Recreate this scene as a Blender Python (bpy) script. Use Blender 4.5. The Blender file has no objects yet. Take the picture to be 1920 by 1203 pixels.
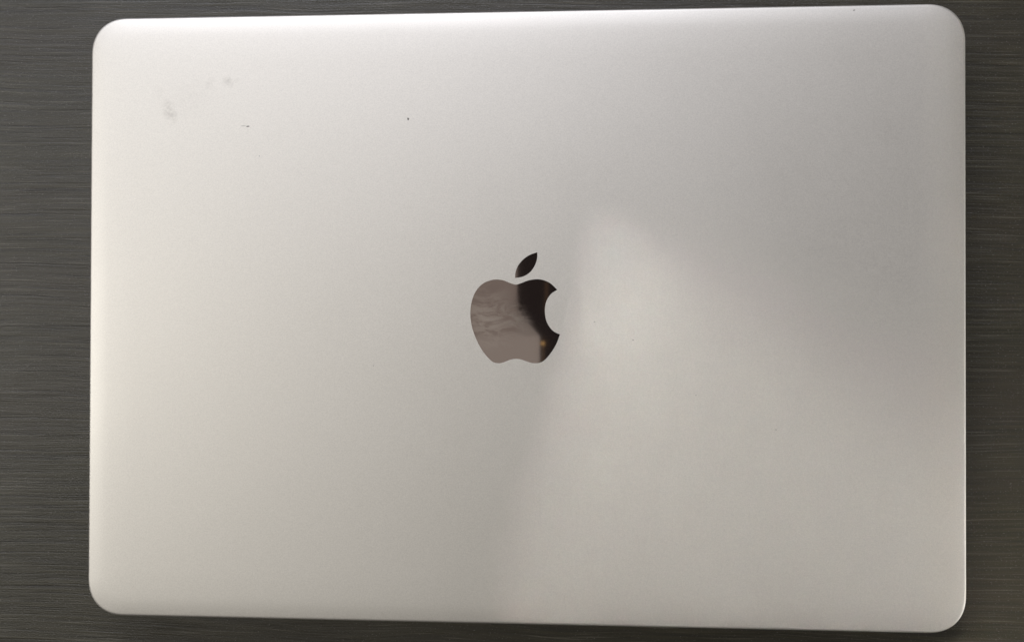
import bpy, bmesh, math, random
from mathutils import Vector, Matrix

# ------------------------------------------------------------------ camera
scene = bpy.context.scene
col = scene.collection
cam_data = bpy.data.cameras.new("camera")
cam = bpy.data.objects.new("camera", cam_data)
col.objects.link(cam)
cam_data.sensor_width = 36.0
cam_data.lens = 36.0 * 1700 / 1920
cam_data.clip_start = 0.01
cam_data.clip_end = 20
CAM = Vector((0.01738, -0.00421, 0.32906))
CAM_R = Matrix(((0.99826083, -0.0022395, 0.05890917),
                (0.00275632, 0.99995841, -0.0086933),
                (-0.05888725, 0.00884055, 0.99822549)))
cam.matrix_world = Matrix.Translation(CAM) @ CAM_R.to_4x4()
scene.camera = cam

# ------------------------------------------------------------------ light
world = bpy.data.worlds.new("World")
scene.world = world
world.use_nodes = True
bg = world.node_tree.nodes["Background"]
bg.inputs[0].default_value = (1.0, 0.85, 0.80, 1)
bg.inputs[1].default_value = 0.036


def area_lamp(name, loc, target, sx, sy, power, color, spread=180.0, roll=0.0):
    d = bpy.data.lights.new(name, 'AREA')
    d.shape = 'RECTANGLE'
    d.size, d.size_y = sx, sy
    d.energy = power
    d.color = color
    d.spread = math.radians(spread)
    o = bpy.data.objects.new(name, d)
    col.objects.link(o)
    q = (Vector(target) - Vector(loc)).to_track_quat('-Z', 'Y')
    o.rotation_euler = (q.to_matrix() @ Matrix.Rotation(math.radians(roll), 3, 'Z')).to_euler()
    o.location = loc
    return o


# window up and to the left: white sheen on the top left corner, shadow to the lower right
area_lamp("window_lamp", (-1.02, 0.66, 1.65), (0, 0, 0), 0.30, 0.30, 1.0, (0.86, 0.93, 1.0))
# wide pale window beyond the top edge, smaller lights to the left and the right
area_lamp("far_window_lamp", (-0.32, 1.42, 1.28), (-0.05, 0, 0), 1.7, 0.36, 22.0, (0.89, 0.90, 1.0))
area_lamp("left_window_lamp", (-1.62, -0.02, 1.38), (0, 0, 0), 0.26, 0.26, 8.6, (1.0, 0.97, 0.92))
area_lamp("right_window_lamp", (1.72, -0.70, 0.72), (0, 0, 0), 0.5, 0.5, 5.0, (1.0, 0.97, 0.92))
area_lamp("low_rim_lamp", (1.9, -0.35, 0.24), (0, 0, 0.05), 1.4, 0.4, 4.5, (1.0, 0.98, 0.96))  # added low lamp, only to brighten the lid's right rim


def ceiling_fill(x0, x1, y0, y1, radiance, color, z=1.6):
    """Added fill lamp standing in for lit ceiling between the given edges."""
    a = (x1 - x0) * (y1 - y0)
    return area_lamp("ceiling_fill_lamp", ((x0 + x1) / 2, (y0 + y1) / 2, z), ((x0 + x1) / 2, (y0 + y1) / 2 + 1e-5, 0),
                     x1 - x0, y1 - y0, radiance * math.pi * a, color)


WARM = (1.0, 0.957, 0.85)  # gap between the added fill lamps stands in for reflected phone and hand
ceiling_fill(-1.7, -0.084, -0.019, 1.2, 0.34, (1.0, 0.91, 0.80))
ceiling_fill(-1.7, -0.036, -1.3, -0.019, 0.47, WARM)
ceiling_fill(-0.03, 0.95, -1.3, -0.36, 0.12, WARM)
ceiling_fill(0.96, 2.0, -1.3, 1.2, 0.18, WARM)
ceiling_fill(-0.08, 0.95, 0.60, 1.2, 0.26, WARM)
# added lamps shaping the emblem's reflection: slanted hand edge, amber glints of phone frame
o = ceiling_fill(-0.098, -0.058, -0.037, 0.037, 0.36, WARM)
o.location.x, o.location.y = -0.0755, -0.0035
o.rotation_euler.z += math.radians(40)
ceiling_fill(-0.033, -0.026, -0.085, -0.040, 0.07, (1.0, 0.66, 0.30))
ceiling_fill(-0.034, -0.026, -0.038, -0.031, 0.9, (1.0, 0.66, 0.22))
ceiling_fill(-0.026, -0.019, 0.030, 0.095, 0.07, (1.0, 0.62, 0.30))


def beam(apex, ang, tilt, sx, sy, dist, level, spread):
    """Added narrow-spread lamp shining down at a slant along ang; its pool on the lid has a corner at apex."""
    w = Vector((math.cos(ang), math.sin(ang), 0))
    d = w * math.sin(tilt) - Vector((0, 0, 1)) * math.cos(tilt)
    p = Vector((-w.y, w.x, 0))
    r = w * math.cos(tilt) + Vector((0, 0, 1)) * math.sin(tilt)
    zz = -d
    xx = (r + p).normalized()
    yy = zz.cross(xx)
    k = 1 if yy.dot(r) > 0 else -1
    loc = Vector((apex[0], apex[1], 0.0149)) - d * dist + xx * sx / 2 + yy * k * sy / 2
    o = area_lamp("added_wedge_lamp", loc, (0, 0, 0), sx, sy, level * sx * sy, (1.0, 0.97, 0.90), spread)
    o.rotation_euler = Matrix((xx, yy, zz)).transposed().to_euler()
    return o


beam((0.0315, 0.0325), math.radians(-69.5), math.radians(46), 0.026, 0.17, 1.0, 1.10, 0.75)  # added lamps shape the light wedge left between the arms' shadows
beam((0.0312, 0.0322), math.radians(-71.5), math.radians(47), 0.30, 0.16, 1.0, 0.55, 1.4)
beam((0.0520, 0.0140), math.radians(-64.0), math.radians(41), 0.42, 0.14, 1.0, 1.40, 4.0)


def side_shaft(center, d, sx, sy, dist, level, spread, color):
    """Added narrow-spread lamp to the left whose shaft grazes the right end of the laptop and the table beside it."""
    d = Vector(d).normalized()
    yy = (Vector((0, 1, 0)) - d * d.y).normalized()
    xx = yy.cross(-d)
    o = area_lamp("added_side_lamp", Vector(center) - d * dist, (0, 0, 0), sx, sy, level * sx * sy, color, spread)
    o.rotation_euler = Matrix((xx, yy, -d)).transposed().to_euler()
    return o


side_shaft((0.228, -0.01, 0.0), (1.0, -0.12, -0.98), 0.10, 0.38, 1.3, 0.85, 0.5, (1.0, 0.88, 0.68))  # added to light the right table margin so the laptop's shadow shows

scene.view_settings.view_transform = 'Standard'
scene.view_settings.look = 'None'
scene.view_settings.exposure = 0.0
scene.view_settings.gamma = 1.0
scene.view_settings.use_curve_mapping = False


# ------------------------------------------------------------------ node helpers
class Mat:
    def __init__(self, name):
        self.m = bpy.data.materials.new(name)
        self.m.use_nodes = True
        self.t = self.m.node_tree
        self.b = self.t.nodes["Principled BSDF"]
        self.co = self.t.nodes.new('ShaderNodeTexCoord').outputs['Object']

    def put(self, sock, v):
        if isinstance(v, bpy.types.NodeSocket):
            self.t.links.new(v, sock)
        elif v is not None:
            sock.default_value = v

    def node(self, kind, **kw):
        n = self.t.nodes.new(kind)
        for k, v in kw.items():
            setattr(n, k, v)
        return n

    def math(self, op, a, b=None, c=None, clamp=False):
        n = self.node('ShaderNodeMath', operation=op, use_clamp=clamp)
        for i, v in enumerate((a, b, c)):
            self.put(n.inputs[i], v)
        return n.outputs[0]

    def mapping(self, scale=(1, 1, 1), loc=(0, 0, 0), rot=0.0, src=None):
        n = self.node('ShaderNodeMapping')
        n.inputs['Scale'].default_value = scale
        n.inputs['Location'].default_value = loc
        n.inputs['Rotation'].default_value = (0, 0, rot)
        self.put(n.inputs['Vector'], src or self.co)
        return n.outputs[0]

    def noise(self, vec, scale, detail=2.0, rough=0.5, dist=0.0):
        n = self.node('ShaderNodeTexNoise')
        self.put(n.inputs['Vector'], vec)
        n.inputs['Scale'].default_value = scale
        n.inputs['Detail'].default_value = detail
        n.inputs['Roughness'].default_value = rough
        n.inputs['Distortion'].default_value = dist
        return n.outputs['Fac']

    def ramp(self, v, lo, hi, a=0.0, b=1.0, smooth=True):
        n = self.node('ShaderNodeMapRange')
        n.interpolation_type = 'SMOOTHSTEP' if smooth else 'LINEAR'
        self.put(n.inputs[0], v)
        for i, x in enumerate((lo, hi, a, b)):
            n.inputs[i + 1].default_value = x
        return n.outputs[0]

    def mix(self, f, a, b):
        n = self.node('ShaderNodeMix', data_type='RGBA')
        self.put(n.inputs[0], f)
        self.put(n.inputs[6], a)
        self.put(n.inputs[7], b)
        return n.outputs[2]

    def bump(self, h, strength, dist, normal=None):
        n = self.node('ShaderNodeBump')
        n.inputs['Strength'].default_value = strength
        n.inputs['Distance'].default_value = dist
        self.put(n.inputs['Height'], h)
        if normal is not None:
            self.put(n.inputs['Normal'], normal)
        return n.outputs[0]

    def spot(self, x, y, rx, ry, rot=0.0):
        """1 in the middle of an ellipse (mm, on the lid), 0 at its rim."""
        n = self.node('ShaderNodeVectorMath', operation='SUBTRACT')
        self.put(n.inputs[0], self.co)
        n.inputs[1].default_value = (x / 1000, y / 1000, 0)
        r = self.node('ShaderNodeVectorRotate', rotation_type='Z_AXIS')
        self.put(r.inputs['Vector'], n.outputs[0])
        r.inputs['Angle'].default_value = -rot
        m = self.node('ShaderNodeVectorMath', operation='MULTIPLY')
        self.put(m.inputs[0], r.outputs[0])
        m.inputs[1].default_value = (1000 / rx, 1000 / ry, 0)
        ln = self.node('ShaderNodeVectorMath', operation='LENGTH')
        self.put(ln.inputs[0], m.outputs[0])
        return self.ramp(ln.outputs['Value'], 1.0, 0.0)


# ------------------------------------------------------------------ materials
def table_material():
    m = Mat("dark_wood_laminate")
    # gently wavy grain, drawn out along X
    warp = m.noise(m.mapping((1, 1, 1)), 9.0, 2.0)
    sep = m.node('ShaderNodeSeparateXYZ')
    m.put(sep.inputs[0], m.co)
    y2 = m.math('ADD', sep.outputs[1], m.math('MULTIPLY', warp, 0.009))
    y2 = m.math('ADD', y2, m.math('MULTIPLY', sep.outputs[0], 0.02))
    cmb = m.node('ShaderNodeCombineXYZ')
    m.put(cmb.inputs[0], sep.outputs[0])
    m.put(cmb.inputs[1], y2)
    v = cmb.outputs[0]
    fine = m.noise(m.mapping((24, 1700, 1), src=v), 1.0, 3.0, 0.65)
    mid = m.noise(m.mapping((11, 640, 1), src=v), 1.0, 3.0, 0.6)
    broad = m.noise(m.mapping((3, 26, 1), src=v), 1.0, 2.0)
    speck = m.noise(m.mapping((1200, 2300, 1)), 1.0, 2.0, 0.6)
    streak = m.ramp(m.noise(m.mapping((28, 1700, 1), loc=(3, 7, 0), src=v), 1.0, 2.0, 0.6), 0.56, 0.72)
    pores = m.ramp(m.noise(m.mapping((20, 1700, 1), src=v), 1.0, 1.0), 0.60, 0.72)
    tone = m.math('ADD', m.math('MULTIPLY', fine, 0.5), m.math('MULTIPLY', mid, 0.5))
    tone = m.ramp(tone, 0.36, 0.64)
    c = m.mix(tone, (0.0125, 0.0110, 0.0052, 1), (0.0370, 0.0325, 0.0152, 1))
    c = m.mix(m.math('MULTIPLY', m.ramp(broad, 0.35, 0.7), 0.5), c, (0.034, 0.026, 0.016, 1))
    c = m.mix(m.math('MULTIPLY', pores, 0.22), c, (0.007, 0.0068, 0.0065, 1))
    c = m.mix(m.math('MULTIPLY', streak, 0.75), c, (0.105, 0.097, 0.072, 1))
    painted_glint = m.ramp(speck, 0.60, 0.74)  # sparkle of the grain, painted into the colour as pale specks
    c = m.mix(m.math('MULTIPLY', painted_glint, 0.65), c, (0.17, 0.165, 0.15, 1))
    m.put(m.b.inputs['Base Color'], c)
    m.put(m.b.inputs['Roughness'], m.ramp(fine, 0.25, 0.75, 0.36, 0.54))
    m.b.inputs['Specular IOR Level'].default_value = 0.72
    h = m.math('ADD', m.math('MULTIPLY', fine, 0.7), m.math('MULTIPLY', mid, 0.9))
    h = m.math('ADD', h, m.math('MULTIPLY', speck, 0.6))
    h = m.math('SUBTRACT', h, m.math('MULTIPLY', pores, 0.6))
    m.put(m.b.inputs['Normal'], m.bump(h, 0.42, 0.0005))
    return m.m


def aluminium_material(worn=True):
    m = Mat("bead_blasted_aluminium" if worn else "plain_aluminium")
    grain = m.noise(m.co, 2600, 2.0, 0.6)
    grain2 = m.noise(m.mapping(loc=(3, 1, 0)), 1900, 2.0, 0.6)
    g = m.ramp(m.math('ADD', m.math('MULTIPLY', grain, 0.6), m.math('MULTIPLY', grain2, 0.4)), 0.3, 0.7, 0, 1, False)
    c = m.mix(g, (0.767, 0.747, 0.700, 1), (0.895, 0.872, 0.818, 1))
    rough = m.ramp(grain2, 0.3, 0.7, 0.53, 0.57)
    if worn:
        blotch = m.ramp(m.noise(m.mapping((1, 1.8, 1), loc=(.2, .1, 0), rot=0.7), 420, 4.0, 0.65, 0.4), 0.34, 0.66)
        fine = m.ramp(m.noise(m.mapping(loc=(.6, .3, 0)), 1300, 2.0, 0.6), 0.35, 0.65)
        sm = None
        for x, y, rx, ry, rot, k in ((-123.3, 72.6, 3.6, 6.2, 0.35, .50), (-126.5, 79, 3.4, 5.0, .6, .12),
                                     (-102.4, 83.0, 2.6, 2.6, -.5, .42), (-99.8, 82.6, 1.1, 3.0, -.75, .46),
                                     (-108.8, 82.6, 2.2, 3.6, -.7, .30), (-116, 77, 14, 12, 0, .10),
                                     (126.5, 64, 7, 12, .5, .07)):
            q = m.math('MULTIPLY', m.spot(x, y, rx, ry, rot), k)
            sm = q if sm is None else m.math('MAXIMUM', sm, q)
        sm = m.math('MULTIPLY', sm, m.math('ADD', m.math('MULTIPLY', blotch, 0.75), m.math('MULTIPLY', fine, 0.25)))
        c = m.mix(m.math('MULTIPLY', sm, 0.72), c, (0.27, 0.25, 0.22, 1))
        faint = m.noise(m.mapping(loc=(.9, .4, 0)), 14, 3.0)
        rough = m.math('ADD', rough, m.ramp(faint, .3, .7, -0.012, 0.012))
    m.put(m.b.inputs['Base Color'], c)
    m.b.inputs['Metallic'].default_value = 1.0
    m.put(m.b.inputs['Roughness'], rough)
    m.put(m.b.inputs['Normal'], m.bump(g, 0.06, 0.00004))
    return m.m


def mirror_material():
    m = Mat("polished_emblem_metal")
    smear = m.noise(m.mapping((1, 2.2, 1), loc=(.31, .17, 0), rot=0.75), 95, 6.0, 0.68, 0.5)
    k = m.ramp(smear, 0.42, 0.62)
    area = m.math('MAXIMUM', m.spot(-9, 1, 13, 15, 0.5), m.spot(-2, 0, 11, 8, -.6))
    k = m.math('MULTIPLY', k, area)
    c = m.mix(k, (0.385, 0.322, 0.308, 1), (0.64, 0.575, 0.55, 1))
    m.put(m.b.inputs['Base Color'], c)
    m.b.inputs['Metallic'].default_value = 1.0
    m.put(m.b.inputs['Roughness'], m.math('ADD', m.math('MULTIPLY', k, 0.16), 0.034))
    return m.m


def plain(name, color, rough, metallic=0.0):
    m = Mat(name)
    n = m.noise(m.co, 900, 2.0)
    m.put(m.b.inputs['Base Color'], m.mix(n, tuple(x * 0.85 for x in color) + (1,), tuple(x * 1.15 for x in color) + (1,)))
    m.b.inputs['Metallic'].default_value = metallic
    m.put(m.b.inputs['Roughness'], m.ramp(n, 0.3, 0.7, rough - 0.04, rough + 0.04))
    return m.m


M_TABLE = table_material()
M_LID = aluminium_material(True)
M_ALU = aluminium_material(False)
M_MIRROR = mirror_material()
M_RUBBER = plain("black_rubber", (0.018, 0.018, 0.019), 0.7)
M_FAINT = plain("pale_scuff", (0.46, 0.45, 0.42), 0.6)
M_MARK = plain("dark_scuff", (0.11, 0.10, 0.09), 0.6)


# ------------------------------------------------------------------ mesh helpers
def link(name, bm, mat, parent=None, smooth=True):
    me = bpy.data.meshes.new(name)
    bmesh.ops.recalc_face_normals(bm, faces=bm.faces)
    bm.to_mesh(me)
    bm.free()
    if smooth:
        for p in me.polygons:
            p.use_smooth = True
    me.materials.append(mat)
    o = bpy.data.objects.new(name, me)
    col.objects.link(o)
    if parent:
        o.parent = parent
    return o


W, H, RAD = 0.3053, 0.2132, 0.0130


def outline(inset, w=W, h=H, rad=RAD, n=20):
    """Rounded rectangle with slightly squarish (superelliptic) corners."""
    hw, hh = w / 2 - inset, h / 2 - inset
    r = max(rad - inset * 0.62, 0.0015)
    pts = []
    for cx, cy, a0 in ((hw - r, hh - r, 0), (-hw + r, hh - r, 90), (-hw + r, -hh + r, 180), (hw - r, -hh + r, 270)):
        for i in range(n + 1):
            a = math.radians(a0 + 90 * i / n)
            c, s = math.cos(a), math.sin(a)
            e = 2 / 2.25
            pts.append((cx + r * math.copysign(abs(c) ** e, c), cy + r * math.copysign(abs(s) ** e, s)))
    return pts


def rings(bm, profile):
    """profile: list of (inset, z); returns the loops of vertices."""
    loops = []
    for inset, z in profile:
        loops.append([bm.verts.new((x, y, z)) for x, y in outline(inset)])
    for a, b in zip(loops, loops[1:]):
        n = len(a)
        for i in range(n):
            bm.faces.new((a[i], a[(i + 1) % n], b[(i + 1) % n], b[i]))
    return loops


def spline(runs, step=5):
    """Closed curve from runs of points; a run's ends are corners, its inside is smooth (mm in, m out)."""
    out = []
    for run in runs:
        p = [Vector(q) for q in run]
        p = [2 * p[0] - p[1]] + p + [2 * p[-1] - p[-2]]
        for i in range(1, len(p) - 2):
            for k in range(step):
                t = k / step
                a, b, c, d = p[i - 1], p[i], p[i + 1], p[i + 2]
                q = 0.5 * ((2 * b) + (c - a) * t + (2 * a - 5 * b + 4 * c - d) * t * t + (3 * b - a - 3 * c + d) * t ** 3)
                out.append((q.x / 1000, q.y / 1000))
    return out


APPLE = spline([
    [(14.48, 9.34), (12.37, 7.92), (10.85, 5.62), (10.28, 3.12), (10.38, 0.25), (11.06, -2.15), (12.4, -4.17), (13.75, -5.31), (15.47, -6.08)],
    [(15.47, -6.08), (14.52, -8.76), (13.19, -11.26), (11.66, -13.38), (10.2, -14.95), (8.79, -15.81), (7.06, -16.08),
     (5.33, -15.88), (3.6, -15.33), (2.06, -14.8), (0.33, -14.58), (-1.41, -14.82), (-2.95, -15.37), (-4.49, -15.95),
     (-5.84, -16.15), (-7.38, -15.86), (-8.74, -14.95), (-10.67, -12.85), (-12.42, -10.21), (-13.98, -6.94), (-15.04, -3.86),
     (-15.63, -0.39), (-15.64, 2.7), (-15.18, 5.4), (-14.22, 8.1), (-12.68, 10.32), (-10.75, 11.84), (-8.43, 12.69), (-6.5, 12.92),
     (-4.18, 12.61), (-2.25, 11.84), (0.06, 11.15), (1.99, 11.65), (4.3, 12.53), (6.99, 12.99), (9.29, 12.80), (11.6, 11.92),
     (13.13, 10.73), (14.48, 9.34)]])
LEAF = spline([
    [(7.54, 22.34), (7.58, 21.18), (7.35, 19.45), (6.59, 17.53), (5.25, 15.61), (3.52, 14.34), (1.79, 13.69), (-0.14, 13.46)],
    [(-0.14, 13.46), (-0.06, 15.04), (0.51, 16.96), (1.58, 18.69), (3.12, 20.23), (5.04, 21.46), (7.54, 22.34)]])


# ------------------------------------------------------------------ table
def build_table():
    bm = bmesh.new()
    bmesh.ops.create_cube(bm, size=1.0)
    bmesh.ops.scale(bm, vec=(1.5, 0.9, 0.03), verts=bm.verts)
    bmesh.ops.translate(bm, vec=(0.05, 0.0, -0.015), verts=bm.verts)
    bmesh.ops.bevel(bm, geom=bm.edges[:], offset=0.002, segments=2, profile=0.5, affect='EDGES')
    o = link("table_top", bm, M_TABLE, smooth=False)
    o["kind"] = "structure"
    o["label"] = "dark grey brown wood grain table top"


build_table()

# ------------------------------------------------------------------ laptop
TOP = 0.0149
laptop = bpy.data.objects.new("laptop", None)
col.objects.link(laptop)
laptop["label"] = "closed silver aluminium laptop lying flat on the dark wood table"
laptop["category"] = "laptop"


def lid_drop(t):
    """Height lost t metres in from the edge: a small round-over, then a long shallow fall-off."""
    d = 0.0
    if t < 0.0008:
        u = 1 - t / 0.0008
        d += 0.0008 * (1 - math.sqrt(max(0, 1 - u * u)))
    if t < 0.017:
        d += 0.00034 * (1 - t / 0.017) ** 2
    if t < 0.007:
        d += 0.00042 * (1 - t / 0.007) ** 2
    return d


def build_lid():
    bm = bmesh.new()
    prof = [(0.0030, 0.0096), (0.0004, 0.0096), (0.0, 0.0099)]
    ts = [0.0, 0.00002, 0.00006, 0.00014, 0.00025, 0.0004, 0.0006, 0.0008, 0.0012, 0.0018, 0.0026, 0.0036, 0.0048,
          0.006, 0.0075, 0.009, 0.011, 0.013, 0.015, 0.017]
    prof += [(t, TOP - lid_drop(t)) for t in ts]
    loops = rings(bm, prof)
    inner = loops[-1]

    def ring_edges(vs):
        return [bm.edges.get((vs[i], vs[(i + 1) % len(vs)])) or bm.edges.new((vs[i], vs[(i + 1) % len(vs)])) for i in range(len(vs))]
    es = ring_edges(inner)
    cuts = []
    for shape in (APPLE, LEAF):
        vs = [bm.verts.new((x, y, TOP)) for x, y in shape]
        cuts.append(vs)
        es += ring_edges(vs)
    bmesh.ops.triangle_fill(bm, use_beauty=True, use_dissolve=False, edges=es, normal=(0, 0, 1))
    for vs in cuts:                                   # walls of the pocket the emblem sits in
        low = [bm.verts.new((v.co.x, v.co.y, TOP - 0.0004)) for v in vs]
        for i in range(len(vs)):
            j = (i + 1) % len(vs)
            bm.faces.new((vs[i], vs[j], low[j], low[i]))
    bm.faces.new(loops[0])
    o = link("lid", bm, M_LID, laptop)
    me = o.data
    me.set_sharp_from_angle(angle=math.radians(40))
    return o


lid = build_lid()


def emblem_piece(name, shape, parent, label):
    bm = bmesh.new()
    z = TOP - 0.00006
    top = [bm.verts.new((x, y, z)) for x, y in shape]
    low = [bm.verts.new((x, y, z - 0.0004)) for x, y in shape]
    n = len(top)
    bmesh.ops.triangle_fill(bm, use_beauty=True, edges=[bm.edges.new((top[i], top[(i + 1) % n])) for i in range(n)], normal=(0, 0, 1))
    for i in range(n):
        j = (i + 1) % n
        bm.faces.new((top[i], top[j], low[j], low[i]))
    o = link(name, bm, M_MIRROR, parent, smooth=False)
    o["label"] = label
    return o


emblem = emblem_piece("emblem", APPLE, lid, "polished dark mirror emblem shaped like a bitten apple")
emblem_piece_leaf = emblem_piece("emblem_leaf", LEAF, lid, "polished dark mirror leaf above the apple emblem")


def build_base():
    bm = bmesh.new()
    prof = [(0.016, 0.0013), (0.010, 0.0015), (0.005, 0.0024), (0.002, 0.0038), (0.0006, 0.0054), (0.0002, 0.0070), (0.0002, 0.0090), (0.0006, 0.0094)]
    loops = rings(bm, prof)
    bm.faces.new(loops[0])
    bm.faces.new(loops[-1])
    o = link("base", bm, M_ALU, laptop)
    o.data.set_sharp_from_angle(angle=math.radians(40))
    for sx in (-1, 1):
        for sy in (-1, 1):
            b = bmesh.new()
            bmesh.ops.create_cone(b, cap_ends=True, segments=24, radius1=0.0072, radius2=0.008, depth=0.0014,
                                  matrix=Matrix.Translation((sx * 0.125, sy * 0.08, 0.0008)))
            link("foot", b, M_RUBBER, o, smooth=False)


build_base()


def build_gasket():
    bm = bmesh.new()
    loops = rings(bm, [(0.0022, 0.0093), (0.0022, 0.0097)])
    bm.faces.new(loops[0])
    bm.faces.new(loops[1])
    link("gasket", bm, M_RUBBER, laptop, smooth=False)
    b = bmesh.new()                                    # hinge barrel along the edge nearest the viewer
    bmesh.ops.create_cone(b, cap_ends=True, segments=24, radius1=0.0021, radius2=0.0021, depth=0.235,
                          matrix=Matrix.Translation((0, -H / 2 + 0.0032, 0.0092)) @ Matrix.Rotation(math.pi / 2, 4, 'Y'))
    link("hinge", b, M_RUBBER, laptop)


build_gasket()


# nicks and specks on the lid, each a tiny raised fleck with its own shape
def lid_z(x, y):
    return TOP - lid_drop(max(0.0, min(W / 2 - abs(x), H / 2 - abs(y)))) 


def build_marks():
    rng = random.Random(4)
    marks = [(-94.9, 67.1, 0.6, 0.22, 0.03), (-96.6, 67.25, 1.0, 0.10, 0.05), (-37.8, 69.1, 0.33, 0.42, 0.2), (115.4, 104.6, 0.42, 0.30, 0.6),
             (27.4, -1.7, 0.25, 0.18, 0.3), (40.6, -7.9, 0.34, 0.2, -0.3), (89.1, -38.3, 0.24, 0.18, -.5), (-90.8, 56.5, 0.26, 0.16, 0),
             (-92, 56.5, 0.3, 0.08, 0), (-49.7, -17.2, 0.2, 0.16, 0), (62.1, -26.7, 0.2, 0.16, 0)]
    for k, (x, y, rx, ry, rot) in enumerate(marks):
        strong = k in (0, 2)
        bm = bmesh.new()
        n = 12
        x, y = x / 1000, y / 1000
        z = lid_z(x, y)
        ring = []
        for i in range(n):
            a = 2 * math.pi * i / n
            wob = 1 + rng.uniform(-.25, .25)
            px, py = rx * wob * math.cos(a) / 1000, ry * wob * math.sin(a) / 1000
            qx = x + px * math.cos(rot) - py * math.sin(rot)
            qy = y + px * math.sin(rot) + py * math.cos(rot)
            ring.append(bm.verts.new((qx, qy, lid_z(qx, qy) + 0.00001)))
        c = bm.verts.new((x, y, z + 0.00006))
        for i in range(n):
            bm.faces.new((ring[i], ring[(i + 1) % n], c))
        link("scuff_mark", bm, M_MARK if strong else M_FAINT, lid)


build_marks()
